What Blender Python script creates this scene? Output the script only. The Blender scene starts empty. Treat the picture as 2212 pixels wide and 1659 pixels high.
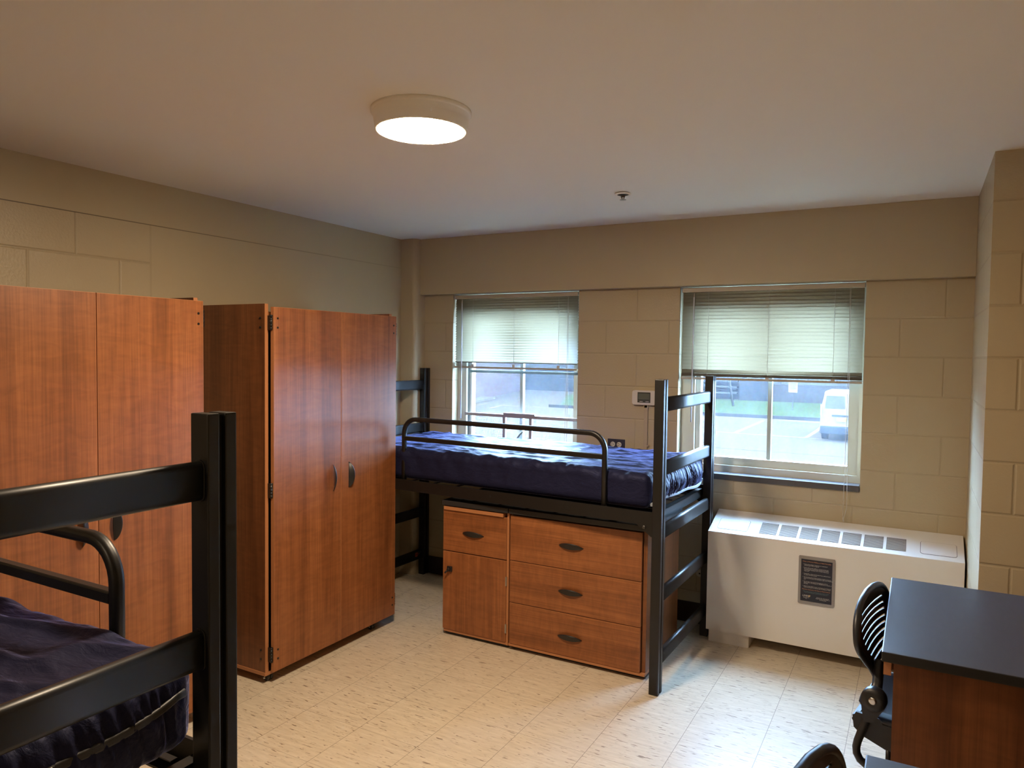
import bpy, bmesh, math, random
from mathutils import Vector, Matrix, noise
S = bpy.context.scene
C = S.collection
PI = math.pi
random.seed(7)

# ------------------------------------------------------------------ materials
MATS = {}
class NT:
    def __init__(s, name):
        s.m = bpy.data.materials.new(name); s.m.use_nodes = True
        s.t = s.m.node_tree; s.n = s.t.nodes; s.l = s.t.links
        s.b = s.n['Principled BSDF']; s.out = s.n['Material Output']
        MATS[name] = s.m
    def node(s, typ, **kw):
        n = s.n.new(typ)
        for k, v in kw.items():
            if k in n.inputs: n.inputs[k].default_value = v
            else: setattr(n, k, v)
        return n
    def link(s, a, b): s.l.new(a, b)
    def math(s, op, a, b=None, c=None):
        n = s.n.new('ShaderNodeMath'); n.operation = op
        for i, v in enumerate((a, b, c)):
            if v is None: continue
            if isinstance(v, (int, float)): n.inputs[i].default_value = v
            else: s.l.new(v, n.inputs[i])
        return n.outputs[0]
    def mix(s, fac, a, b, mode='MIX'):
        n = s.n.new('ShaderNodeMix'); n.data_type = 'RGBA'; n.blend_type = mode
        for sock, v in ((n.inputs[0], fac), (n.inputs[6], a), (n.inputs[7], b)):
            if hasattr(v, 'links'): s.l.new(v, sock)
            elif isinstance(v, (int, float)): sock.default_value = v
            else: sock.default_value = (*v, 1)
        return n.outputs[2]
    def ramp(s, fac, stops):
        n = s.n.new('ShaderNodeValToRGB'); e = n.color_ramp.elements
        while len(e) < len(stops): e.new(.5)
        for k, (p, col) in enumerate(stops):
            e[k].position = p; e[k].color = (*col, 1) if len(col) == 3 else col
        s.l.new(fac, n.inputs[0]); return n.outputs[0]
    def coords(s, scale=(1, 1, 1), rnd=0.0):
        tc = s.n.new('ShaderNodeTexCoord'); mp = s.n.new('ShaderNodeMapping')
        s.l.new(tc.outputs['Object'], mp.inputs[0]); mp.inputs['Scale'].default_value = scale
        if rnd:
            oi = s.n.new('ShaderNodeObjectInfo'); cv = s.n.new('ShaderNodeVectorMath'); cv.operation = 'SCALE'
            cv.inputs[0].default_value = (1.7, 2.3, 3.1)
            s.l.new(s.math('MULTIPLY', oi.outputs['Random'], rnd), cv.inputs['Scale'])
            s.l.new(cv.outputs[0], mp.inputs['Location'])
        return mp.outputs[0]
    def noise(s, vec, scale, detail=4, rough=.55, dist=0):
        n = s.n.new('ShaderNodeTexNoise'); s.l.new(vec, n.inputs['Vector'])
        n.inputs['Scale'].default_value = scale; n.inputs['Detail'].default_value = detail
        n.inputs['Roughness'].default_value = rough; n.inputs['Distortion'].default_value = dist
        return n.outputs[0]
    def bump(s, h, strength=.3, dist=.002, prev=None):
        n = s.n.new('ShaderNodeBump'); n.inputs['Strength'].default_value = strength
        n.inputs['Distance'].default_value = dist; s.l.new(h, n.inputs['Height'])
        if prev is not None: s.l.new(prev, n.inputs['Normal'])
        return n.outputs[0]

def plain(name, col, rough=.5, metal=0, spec=.5, emit=None, estr=0, bump=None, coat=0):
    t = NT(name); b = t.b
    b.inputs['Base Color'].default_value = (*col, 1); b.inputs['Roughness'].default_value = rough
    b.inputs['Metallic'].default_value = metal; b.inputs['Specular IOR Level'].default_value = spec
    b.inputs['Coat Weight'].default_value = coat
    if emit: b.inputs['Emission Color'].default_value = (*emit, 1); b.inputs['Emission Strength'].default_value = estr
    if bump:
        t.link(t.bump(t.noise(t.coords(), bump[0], 3), bump[1], bump[2]), b.inputs['Normal'])
    return t.m

def wood(name, axis, tint=1.0):
    t = NT(name)
    i = 'xyz'.index(axis)
    sc = [11.0] * 3; sc[i] = .55
    v = t.coords(sc, 6.0)
    g1 = t.noise(v, 1.0, 5, .6, .8)
    sc2 = [150.0] * 3; sc2[i] = 3.0
    g2 = t.noise(t.coords(sc2, 6.0), 1.0, 3, .6)
    sc3 = [9.0] * 3; sc3[i] = 30.0
    g3 = t.noise(t.coords(sc3, 6.0), .9, 2, .5, 1.2)
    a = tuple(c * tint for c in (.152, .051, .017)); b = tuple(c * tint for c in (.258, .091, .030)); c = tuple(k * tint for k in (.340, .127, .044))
    col = t.ramp(g1, [(.25, a), (.5, b), (.75, c)])
    col = t.mix(.45, col, t.ramp(g2, [(.3, (.45, .42, .40)), (.62, (1.15, 1.12, 1.1))]), 'MULTIPLY')
    col = t.mix(.35, col, t.ramp(g3, [(.35, (.72, .70, .68)), (.65, (1.2, 1.2, 1.2))]), 'MULTIPLY')
    t.link(col, t.b.inputs['Base Color'])
    t.b.inputs['Roughness'].default_value = .36; t.b.inputs['Specular IOR Level'].default_value = .45
    t.link(t.bump(g2, .06, .0006), t.b.inputs['Normal'])
    return t.m

def block(name, col, axis, z0=1.817, o0=1.528, strength=.5, shift_at=None, only_below=None, only_left=None, gap=.006, paint=.5, crack=False, peel_k=.28):
    """painted concrete block: joints from a course grid in metres, orange-peel paint"""
    t = NT(name); B = .2032
    tc = t.node('ShaderNodeTexCoord'); sx = t.node('ShaderNodeSeparateXYZ'); t.link(tc.outputs['Object'], sx.inputs[0])
    h = sx.outputs['XYZ'.index(axis.upper())]; z = sx.outputs[2]
    zz = t.math('DIVIDE', t.math('SUBTRACT', z, z0), B)
    row = t.math('FLOOR', zz)
    fz = t.math('SUBTRACT', zz, row)
    dz = t.math('MULTIPLY', t.math('MINIMUM', fz, t.math('SUBTRACT', 1.0, fz)), B)
    odd = t.math('ABSOLUTE', t.math('MODULO', row, 2.0))
    hh = t.math('SUBTRACT', h, o0)
    if shift_at is not None:
        hh = t.math('ADD', hh, t.math('MULTIPLY', t.math('GREATER_THAN', h, shift_at[0]), shift_at[1]))
    hx = t.math('ADD', t.math('DIVIDE', hh, 2 * B), t.math('MULTIPLY', odd, .5))
    fx = t.math('FRACT', t.math('ADD', hx, 50.0))
    dx = t.math('MULTIPLY', t.math('MINIMUM', fx, t.math('SUBTRACT', 1.0, fx)), 2 * B)
    d = t.math('MINIMUM', dz, dx)
    mr = t.node('ShaderNodeMapRange', interpolation_type='SMOOTHSTEP'); t.link(d, mr.inputs[0])
    mr.inputs[1].default_value = .001; mr.inputs[2].default_value = gap
    j = mr.outputs[0]                                  # 0 in the joint, 1 on the block
    face = None
    if only_below is not None:
        face = t.math('LESS_THAN', z, only_below)
    if only_left is not None:
        f2 = t.math('LESS_THAN', h, only_left)
        face = f2 if face is None else t.math('MULTIPLY', face, f2)
    pv = t.coords()
    peel = t.noise(pv, 95, 3, .55)
    pit = t.noise(pv, 300, 2, .5)
    hgt = t.math('ADD', t.math('MULTIPLY', peel, peel_k), t.math('MULTIPLY', pit, .05))
    if face is not None:
        j = t.math('SUBTRACT', 1.0, t.math('MULTIPLY', t.math('SUBTRACT', 1.0, j), face))
        hgt = t.math('MULTIPLY', hgt, t.math('ADD', .15, t.math('MULTIPLY', face, .85)))
    if crack:
        e = t.math('MULTIPLY', t.math('LESS_THAN', t.math('ABSOLUTE', t.math('SUBTRACT', h, only_left)), .005), t.math('LESS_THAN', z, only_below))
        j = t.math('MULTIPLY', j, t.math('SUBTRACT', 1.0, e))
    hgt = t.math('ADD', hgt, j)
    big = t.noise(pv, 2.2, 3)
    c = t.mix(t.math('MULTIPLY', big, .25), col, tuple(k * .86 for k in col))
    c = t.mix(t.math('MULTIPLY', t.math('SUBTRACT', 1.0, j), .22), c, tuple(k * .62 for k in col))
    if crack:
        k = t.math('LESS_THAN', t.math('ABSOLUTE', t.math('SUBTRACT', z, only_below)), .0022)
        c = t.mix(t.math('MULTIPLY', k, t.math('MULTIPLY_ADD', h, -.26, .12)), c, (.05, .035, .02))
    t.link(c, t.b.inputs['Base Color'])
    t.b.inputs['Roughness'].default_value = paint; t.b.inputs['Specular IOR Level'].default_value = .4
    t.link(t.bump(hgt, strength, .006), t.b.inputs['Normal'])
    return t.m

WALL = (.455, .372, .240)
block('wall_block_back', WALL, 'x', 1.817, 1.528 + .2032, .38, (2.5, -.022), None)
block('wall_block_left', WALL, 'y', 1.817, -2.644, .5, None, 2.206, -2.082, .008, .38, True, .45)
block('wall_block_pier', WALL, 'x', 1.817, 3.604, .5, None, None, None, .008)
block('wall_block_pier_side', WALL, 'y', 1.817, -.944, .4)
plain('wall_smooth', WALL, .5, bump=(70, .08, .004))
plain('wall_pale_bounce', (.78, .73, .62), .5)  # unseen rear wall, paled to bounce more light onto the ceiling
plain('ceiling_paint', (.86, .83, .78), .7, bump=(40, .05, .004))
plain('cove_base', (.030, .016, .012), .45)

def vct():
    t = NT('vinyl_tile'); T = .3048
    tc = t.node('ShaderNodeTexCoord'); sx = t.node('ShaderNodeSeparateXYZ'); t.link(tc.outputs['Object'], sx.inputs[0])
    ds, cells = [], []
    for k, o in ((0, .917), (1, -1.669)):
        q = t.math('ADD', t.math('DIVIDE', t.math('SUBTRACT', sx.outputs[k], o), T), 50.0)
        f = t.math('FRACT', q); cells.append(t.math('FLOOR', q))
        ds.append(t.math('MULTIPLY', t.math('MINIMUM', f, t.math('SUBTRACT', 1.0, f)), T))
    seam = t.math('LESS_THAN', t.math('MINIMUM', ds[0], t.math('MULTIPLY', ds[1], 1.5)), .0011)
    cv = t.node('ShaderNodeCombineXYZ'); t.link(cells[0], cv.inputs[0]); t.link(cells[1], cv.inputs[1])
    wn = t.node('ShaderNodeTexWhiteNoise'); wn.noise_dimensions = '2D'; t.link(cv.outputs[0], wn.inputs[0])
    rnd = wn.outputs[0]
    off = t.node('ShaderNodeVectorMath'); off.operation = 'SCALE'; off.inputs['Scale'].default_value = 3.7; t.link(cv.outputs[0], off.inputs[0])
    ad = t.node('ShaderNodeVectorMath'); ad.operation = 'ADD'; t.link(tc.outputs['Object'], ad.inputs[0]); t.link(off.outputs[0], ad.inputs[1])
    def st(sx_, sy_, det, dist=.3):
        mp = t.node('ShaderNodeMapping'); mp.inputs['Scale'].default_value = (sx_, sy_, 1); mp.inputs['Rotation'].default_value = (0, 0, .0)
        t.link(ad.outputs[0], mp.inputs[0]); return t.noise(mp.outputs[0], 1.0, det, .55, dist)
    base = t.ramp(st(9, 60, 4), [(.3, (.53, .45, .335)), (.55, (.61, .525, .40)), (.75, (.67, .59, .465))])
    dark = t.ramp(st(17, 105, 2), [(.635, (0, 0, 0)), (.675, (1, 1, 1))])
    lite = t.ramp(st(20, 120, 2, .1), [(.69, (0, 0, 0)), (.73, (1, 1, 1))])
    mid = t.ramp(st(24, 90, 3), [(.58, (0, 0, 0)), (.68, (1, 1, 1))])
    c = t.mix(t.math('MULTIPLY', mid, .55), base, (.40, .315, .22))
    c = t.mix(t.math('MULTIPLY', dark, .9), c, (.16, .105, .065))
    c = t.mix(t.math('MULTIPLY', lite, .5), c, (.80, .74, .64))
    c = t.mix(t.math('MULTIPLY', rnd, .16), c, (.50, .42, .31))
    c = t.mix(t.math('MULTIPLY', seam, .75), c, (.13, .095, .065))
    t.link(c, t.b.inputs['Base Color'])
    t.b.inputs['Roughness'].default_value = .36; t.b.inputs['Specular IOR Level'].default_value = .5
    t.link(t.bump(t.noise(t.coords(), 14, 2), .05, .004), t.b.inputs['Normal'])
vct()

wood('wood_vertical', 'z'); wood('wood_along_x', 'x'); wood('wood_side_shaded', 'z', .68); wood('wood_desk_shaded', 'z', .56)  # side and desk cherry tinted darker, their shade put into the colour
plain('wood_edge', (.40, .165, .066), .42)
plain('black_metal', (.0065, .0062, .0060), .40, spec=.5, bump=(700, .06, .0006))
plain('black_plastic', (.010, .010, .012), .42)
plain('hinge_black', (.006, .006, .006), .35)
plain('chrome', (.62, .62, .62), .22, 1)
plain('bolt_steel', (.10, .10, .10), .4, .8)
plain('steel', (.45, .44, .42), .35, 1)
plain('counter_black', (.020, .020, .021), .42)
def desk_top():
    t = NT('desk_laminate')
    n = t.noise(t.coords((60, 14, 14)), 1.0, 4)
    s = t.ramp(t.noise(t.coords(), 5.5, 4, .6), [(.58, (0, 0, 0)), (.80, (1, 1, 1))])
    c = t.mix(n, (.030, .032, .040), (.048, .051, .062))
    t.link(t.mix(t.math('MULTIPLY', s, .25), c, (.09, .095, .11)), t.b.inputs['Base Color'])
    t.b.inputs['Roughness'].default_value = .42; t.b.inputs['Specular IOR Level'].default_value = .5
desk_top()
plain('desk_edge', (.010, .010, .010), .45)
plain('enamel', (.74, .71, .67), .38)
plain('enamel_groove', (.16, .15, .14), .6)
plain('grille_gap', (.020, .017, .015), .7)
plain('grille_bar', (.34, .28, .23), .6)
plain('white_plastic', (.62, .58, .54), .4)
plain('lcd_grey', (.055, .060, .055), .25)
plain('lcd_green', (.10, .115, .095), .3)
plain('ivory', (.56, .52, .44), .4)
plain('outlet_plate', (.040, .038, .060), .35)
plain('slot_dark', (.006, .006, .006), .6)
plain('raceway', (.42, .34, .23), .5)
plain('lamp_white', (.88, .85, .80), .4)
plain('lamp_lens', (.9, .87, .8), .4, emit=(1.0, .785, .55), estr=172)
plain('fill_lens', (.9, .87, .8), .4, emit=(1.0, .785, .55), estr=62)  # glow of the added lamp behind the camera
plain('brass_dark', (.16, .12, .09), .4, .7)
plain('frame_paint', (.60, .585, .49), .45)
plain('frame_seal', (.20, .24, .24), .5)
plain('frame_grey', (.46, .52, .50), .5)
plain('frame_bronze', (.36, .32, .28), .45)
plain('sill_slate', (.085, .085, .090), .35)
plain('sign_frame', (.27, .245, .225), .45)
plain('sign_navy', (.011, .012, .024), .4)
plain('ink_white', (.62, .58, .54), .6)
plain('ink_orange', (.62, .27, .12), .6)
plain('ink_teal', (.13, .22, .22), .6)
plain('ink_gold', (.50, .36, .20), .6)
plain('label_orange', (.40, .07, .02), .5)
plain('label_dark', (.10, .012, .008), .5)
plain('care_label', (.30, .22, .08), .6)
plain('piping_black', (.018, .017, .015), .5)
plain('piping_glint_grey', (.33, .37, .42), .4)  # light reflecting off the piping is put into this grey
def stitch():
    t = NT('stitch_thread'); tc = t.node('ShaderNodeTexCoord'); sx = t.node('ShaderNodeSeparateXYZ'); t.link(tc.outputs['Object'], sx.inputs[0])
    k = t.math('GREATER_THAN', t.math('FRACT', t.math('MULTIPLY', sx.outputs[1], 110.0)), .45)
    t.link(t.mix(k, (.018, .017, .015), (.60, .58, .52)), t.b.inputs['Base Color'])
stitch()
plain('cord_white', (.55, .53, .48), .5)
plain('caster_grey', (.035, .035, .036), .4)
def fabric():
    t = NT('navy_nylon')
    w = t.noise(t.coords(), 900, 2)
    t.link(t.mix(w, (.0095, .010, .030), (.013, .014, .039)), t.b.inputs['Base Color'])
    t.b.inputs['Roughness'].default_value = .52; t.b.inputs['Specular IOR Level'].default_value = .22
    t.b.inputs['Specular Tint'].default_value = (.50, .56, 1.0, 1)
    t.b.inputs['Sheen Weight'].default_value = .8; t.b.inputs['Sheen Roughness'].default_value = .2
    t.b.inputs['Sheen Tint'].default_value = (.46, .50, 1.0, 1)
    v = t.coords((3.0, 6.0, 6.0))
    n1 = t.bump(t.noise(v, 3.0, 4, .5, 1.5), .35, .012)
    t.link(t.bump(t.noise(t.coords((7, 16, 16)), 2.0, 5, .6, 2.0), .35, .006, n1), t.b.inputs['Normal'])
fabric()
def translucent(name, col, tr, rough=.45):
    t = NT(name); tb = t.node('ShaderNodeBsdfTranslucent'); tb.inputs[0].default_value = (*col, 1)
    mx = t.node('ShaderNodeMixShader'); mx.inputs[0].default_value = tr
    t.b.inputs['Base Color'].default_value = (*col, 1); t.b.inputs['Roughness'].default_value = rough
    t.link(t.b.outputs[0], mx.inputs[1]); t.link(tb.outputs[0], mx.inputs[2]); t.link(mx.outputs[0], t.out.inputs[0])
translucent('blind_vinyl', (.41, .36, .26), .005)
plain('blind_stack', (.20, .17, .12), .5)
plain('blind_rail', (.46, .41, .33), .45)
plain('wand_clear', (.62, .64, .70), .2)
def glass(name, veil):
    t = NT(name); t.n.remove(t.b)
    tr = t.node('ShaderNodeBsdfTransparent'); tr.inputs[0].default_value = (.90, .95, .97, 1)
    dl = t.node('ShaderNodeBsdfTranslucent'); dl.inputs[0].default_value = (.80, .90, 1.0, 1)
    gl = t.node('ShaderNodeBsdfGlossy'); gl.inputs['Roughness'].default_value = .05
    n = t.noise(t.coords(), 9, 4)
    m1 = t.node('ShaderNodeMixShader')
    t.link(t.math('MULTIPLY', t.math('ADD', n, .5), veil), m1.inputs[0])
    t.link(tr.outputs[0], m1.inputs[1]); t.link(dl.outputs[0], m1.inputs[2])
    m2 = t.node('ShaderNodeMixShader'); m2.inputs[0].default_value = .03
    t.link(m1.outputs[0], m2.inputs[1]); t.link(gl.outputs[0], m2.inputs[2]); t.link(m2.outputs[0], t.out.inputs[0])
glass('hazy_glass', .010)
# outdoors
def speck(name, a, b, scale, rough=.9):
    t = NT(name)
    t.link(t.mix(t.noise(t.coords(), scale, 5), a, b), t.b.inputs['Base Color']); t.b.inputs['Roughness'].default_value = rough; t.b.inputs['Specular IOR Level'].default_value = 0
speck('asphalt', (.025, .0172, .0118), (.031, .0216, .0150), 1.2)
speck('grass', (.0085, .0120, .0028), (.019, .0205, .0065), 3)
plain('road_paint', (.060, .043, .030), .8, spec=0)
plain('road_yellow', (.064, .041, .013), .8, spec=0)
plain('concrete', (.040, .029, .021), .9, spec=0)
plain('concrete_dark', (.015, .0115, .0095), .9, spec=0)
plain('van_white', (.052, .039, .031), .5, spec=.1)
plain('van_glass', (.038, .031, .027), .5, spec=.1)
plain('van_trim', (.006, .0065, .008), .6, spec=.1)
plain('plate_yellow', (.070, .046, .012), .5, spec=0)
plain('lamp_red', (.05, .02, .025), .4)
plain('siding_grey', (.0135, .0120, .0115), .9, spec=0)
plain('siding_pale', (.026, .0235, .0205), .9, spec=0)
plain('pole_grey', (.020, .0165, .0135), .8, spec=0)
plain('board_white', (.070, .052, .040), .6, spec=0)
plain('board_ink', (.012, .010, .010), .7, spec=0)
def bricks():
    t = NT('red_brick'); br = t.node('ShaderNodeTexBrick')
    tc = t.node('ShaderNodeTexCoord'); sx = t.node('ShaderNodeSeparateXYZ'); t.link(tc.outputs['Object'], sx.inputs[0])
    cb = t.node('ShaderNodeCombineXYZ'); t.link(sx.outputs[1], cb.inputs[0]); t.link(sx.outputs[2], cb.inputs[1]); t.link(cb.outputs[0], br.inputs[0])
    for k, v in (('Scale', 3.0), ('Mortar Size', .02)): br.inputs[k].default_value = v
    t.b.inputs['Specular IOR Level'].default_value = 0; br.inputs['Color1'].default_value = (.034, .0165, .0135, 1); br.inputs['Color2'].default_value = (.044, .0245, .0205, 1); br.inputs['Mortar'].default_value = (.052, .036, .028, 1)
    t.link(br.outputs[0], t.b.inputs['Base Color']); t.b.inputs['Roughness'].default_value = .9
bricks()
M = MATS

# ------------------------------------------------------------------ mesh helpers
def box(bm, x0, x1, y0, y1, z0, z1, mi=0, bev=0):
    if x0 > x1: x0, x1 = x1, x0
    if y0 > y1: y0, y1 = y1, y0
    if z0 > z1: z0, z1 = z1, z0
    v = [bm.verts.new(p) for p in ((x0,y0,z0),(x1,y0,z0),(x1,y1,z0),(x0,y1,z0),(x0,y0,z1),(x1,y0,z1),(x1,y1,z1),(x0,y1,z1))]
    fs = [bm.faces.new([v[i] for i in q]) for q in ((3,2,1,0),(4,5,6,7),(0,1,5,4),(1,2,6,5),(2,3,7,6),(3,0,4,7))]
    for f in fs: f.material_index = mi
    if bev > 0:
        es = list({e for f in fs for e in f.edges})
        r = bmesh.ops.bevel(bm, geom=es, offset=bev, segments=2, affect='EDGES', profile=.6)
        for f in r['faces']: f.material_index = mi
    return fs

def prism(bm, pts, axis, a0, a1, mi=0):
    """polygon in the two other axes (cyclic order y,z / x,z / x,y) extruded along axis"""
    def mk(p, a):
        return {'x': (a, p[0], p[1]), 'y': (p[0], a, p[1]), 'z': (p[0], p[1], a)}[axis]
    A = [bm.verts.new(mk(p, a0)) for p in pts]; Bv = [bm.verts.new(mk(p, a1)) for p in pts]
    fs = [bm.faces.new(A), bm.faces.new(Bv[::-1])]
    n = len(pts)
    for i in range(n): fs.append(bm.faces.new([A[i], Bv[i], Bv[(i+1) % n], A[(i+1) % n]][::-1]))
    for f in fs: f.material_index = mi
    return fs

def frame_basis(d, up=Vector((0, 0, 1))):
    d = d.normalized()
    if abs(d.dot(up)) > .95: up = Vector((0, 1, 0)) if abs(d.y) < .9 else Vector((1, 0, 0))
    a = d.cross(up).normalized(); b = a.cross(d).normalized()
    return a, b

def sweep(bm, path, prof, mi=0, closed=False, up=Vector((0, 0, 1)), smooth=True, scales=None):
    """sweep a closed profile [(a,b)] along path"""
    P = [Vector(p) for p in path]; n = len(P); rings = []
    for i in range(n):
        if closed: d = P[(i+1) % n] - P[i-1]
        elif i == 0: d = P[1] - P[0]
        elif i == n-1: d = P[-1] - P[-2]
        else: d = (P[i+1]-P[i]).normalized() + (P[i]-P[i-1]).normalized()
        if i == 0 or closed: a, b = frame_basis(d, up)
        else:                                            # carry the frame along so the profile never flips
            d = d.normalized(); a = (a - d*a.dot(d)).normalized(); b = a.cross(d).normalized()
        s = scales[i] if scales else 1
        rings.append([bm.verts.new(P[i] + a*u*s + b*w*s) for u, w in prof])
    m = len(prof); rng = range(n if closed else n-1)
    for i in rng:
        r0, r1 = rings[i], rings[(i+1) % n]
        for k in range(m):
            f = bm.faces.new([r0[k], r0[(k+1) % m], r1[(k+1) % m], r1[k]]); f.material_index = mi; f.smooth = smooth
    if not closed:
        for r in (rings[0][::-1], rings[-1]):
            f = bm.faces.new(r); f.material_index = mi

def circle(r, n=12): return [(r*math.cos(2*PI*i/n), r*math.sin(2*PI*i/n)) for i in range(n)]
def rrect(w, h, r, n=4):
    out = []
    e = min(.002, (w/2-r)*.4, (h/2-r)*.4)              # support points keep the flats flat under smooth shading
    for cx, cy, a0 in ((w/2-r, h/2-r, 0), (-w/2+r, h/2-r, 90), (-w/2+r, -h/2+r, 180), (w/2-r, -h/2+r, 270)):
        c0, s0 = round(math.cos(math.radians(a0))), round(math.sin(math.radians(a0)))
        if e > 1e-5: out.append((cx + r*c0 + e*s0, cy + r*s0 - e*c0))
        for k in range(n+1):
            a = math.radians(a0 + 90*k/n); out.append((cx + r*math.cos(a), cy + r*math.sin(a)))
        if e > 1e-5: out.append((cx - r*s0 - e*c0, cy + r*c0 - e*s0))
    return out
def tube(bm, path, r, mi=0, n=12, **k): sweep(bm, path, circle(r, n), mi, **k)
def arc(c, r, a0, a1, n, plane='xz'):
    out = []
    for k in range(n+1):
        a = math.radians(a0 + (a1-a0)*k/n); u, w = r*math.cos(a), r*math.sin(a)
        out.append({'xz': (c[0]+u, c[1], c[2]+w), 'yz': (c[0], c[1]+u, c[2]+w), 'xy': (c[0]+u, c[1]+w, c[2])}[plane])
    return out
def lathe(bm, prof, c=(0, 0, 0), axis='z', n=48, mi=0, smooth=True):
    rings = []
    for r, h in prof:
        ring = []
        for k in range(n):
            a = 2*PI*k/n; u, w = r*math.cos(a), r*math.sin(a)
            p = {'z': (u, w, h), 'y': (u, h, w), 'x': (h, u, w)}[axis]
            ring.append(bm.verts.new((c[0]+p[0], c[1]+p[1], c[2]+p[2])))
        rings.append(ring)
    for i in range(len(rings)-1):
        for k in range(n):
            f = bm.faces.new([rings[i][k], rings[i][(k+1) % n], rings[i+1][(k+1) % n], rings[i+1][k]]); f.material_index = mi; f.smooth = smooth
    for r in (rings[0][::-1], rings[-1]):
        f = bm.faces.new(r); f.material_index = mi

def nb(): return bmesh.new()
def obj(name, bm, mats, parent=None, loc=None, fix=True):
    if fix: bmesh.ops.recalc_face_normals(bm, faces=bm.faces)
    me = bpy.data.meshes.new(name); bm.to_mesh(me); bm.free()
    for m in (mats if isinstance(mats, (list, tuple)) else [mats]): me.materials.append(M[m] if isinstance(m, str) else m)
    o = bpy.data.objects.new(name, me); C.objects.link(o)
    if parent is not None: o.parent = parent
    if loc is not None: o.location = loc
    return o
def tag(o, label, cat, group=None):
    o['label'] = label; o['category'] = cat
    if group: o['group'] = group
    return o
def thing(name, label, cat, loc=(0, 0, 0), rz=0, group=None):
    o = bpy.data.objects.new(name, None); C.objects.link(o); o.empty_display_size = .1
    o.location = loc; o.rotation_euler = (0, 0, rz)
    return tag(o, label, cat, group)
def struct(name, bm, mats, parent=None):
    o = obj(name, bm, mats, parent)
    if parent is None: o['kind'] = 'structure'
    return o
def bx(name, dims, mat, parent=None, bev=0):
    bm = nb(); box(bm, *dims, bev=bev); return obj(name, bm, mat, parent)

XR, YB, HC = 3.85, -6.90, 2.411          # right wall, rear wall, ceiling height
# ------------------------------------------------------------------ room shell
struct('floor', (lambda b: (box(b, -.3, XR+.3, YB-.3, .3, -.12, 0), b)[1])(nb()), 'vinyl_tile')
struct('ceiling', (lambda b: (box(b, -.3, XR+.3, YB-.3, .3, HC, HC+.15), b)[1])(nb()), 'ceiling_paint')
bm = nb(); box(bm, -.25, 0, YB, 0.3, 0, HC); struct('wall_left', bm, 'wall_block_left')
bm = nb(); box(bm, -.25, XR+.25, YB-.25, YB, 0, HC); struct('wall_rear', bm, 'wall_pale_bounce')
bm = nb(); box(bm, XR, XR+.25, YB, -.944, 0, HC)
struct('wall_right', bm, 'wall_block_left')
# pier in the window corner: its face towards the room and its side towards the windows
bm = nb()
fs = box(bm, 3.5, XR+.25, -.944, .3, 0, HC)
for f in fs:
    if abs(f.normal.x) > .5: f.material_index = 1
bm.normal_update()
for f in bm.faces: f.material_index = 1 if abs(f.normal.x) > .5 else 0
struct('wall_pier', bm, ['wall_block_pier', 'wall_block_pier_side'])
# window wall with two openings
W1 = (.370, 1.340); W2 = (2.000, 3.008); ZS, ZT = .905, 2.0175; TH = .24
bm = nb()
for x0, x1 in ((0, W1[0]), (W1[1], W2[0]), (W2[1], 3.5)): box(bm, x0, x1, 0, TH, 0, HC)
for x0, x1 in (W1, W2):
    box(bm, x0, x1, 0, TH, 0, ZS-.022); box(bm, x0, x1, 0, TH, ZT, HC)
struct('wall_window', bm, 'wall_block_back')
bm = nb(); box(bm, .1, 3.5, -.061, .0, ZT, HC, bev=.003); struct('trim_1', bm, 'wall_smooth')       # beam over the windows
bm = nb()                                                                                            # rounded corner pipe chase
prof = [(0, 0), (0, -.119)] + [(.127-.035+.035*math.cos(math.radians(a)), -.119+.035+.035*math.sin(math.radians(a))) for a in range(-90, 1, 15)] + [(.127, 0)]
for f in prism(bm, prof, 'z', 0, HC): f.smooth = False
struct('trim_2', bm, 'wall_smooth')
bm = nb(); box(bm, .127, 3.5, -.006, 0, 0, .125); struct('baseboard_window', bm, 'cove_base')
bm = nb(); box(bm, 3.494, 3.5, -.944, 0, 0, .10); box(bm, 3.494, XR, -.95, -.944, 0, .10); struct('baseboard_pier', bm, 'cove_base')

# ------------------------------------------------------------------ windows
def window(name, x0, x1, mull, left_w):
    bm = nb(); y0, y1 = .075, .175
    z0, z1 = ZS+.012, ZT
    for a in ((x0, x0+left_w, z0, z1), (x1-.022, x1, z0, z1), (x0+left_w, x1-.022, z0, z0+.040), (x0+left_w, x1-.022, z1-.04, z1)):
        box(bm, a[0], a[1], y0, y1, a[2], a[3])
    root = struct(name, bm, 'frame_paint')
    bm = nb(); sx0, sx1 = x0+left_w, x1-.022; sz0, sz1 = z0+.040, z1-.04; w = .052
    for a in ((sx0, sx0+.030, sz0, sz1), (sx1-w, sx1, sz0, sz1), (sx0+.030, sx1-w, sz0, sz0+.046), (sx0+.030, sx1-w, sz1-w, sz1)):
        box(bm, a[0], a[1], .10, .150, a[2], a[3], 0, .002)
    obj('sash', bm, ['frame_paint'], root)
    bm = nb(); box(bm, mull-.011, mull+.011, .112, .142, sz0+.046, sz1-w); obj('muntin', bm, 'frame_grey', root)
    bm = nb(); box(bm, sx0+.028, sx1-w+.002, .124, .128, sz0+.044, sz1-w+.002); obj('glass_pane', bm, 'hazy_glass', root)
    bm = nb(); box(bm, x0, x1-.003, -.012, .076, ZS-.022, ZS+.012, 0, .002); obj('window_sill', bm, 'sill_slate', root)
    return root
w2 = window('window_2', W2[0], W2[1], 2.512, .082)
w1 = window('window_1', W1[0], W1[1], .868, .070)
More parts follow.
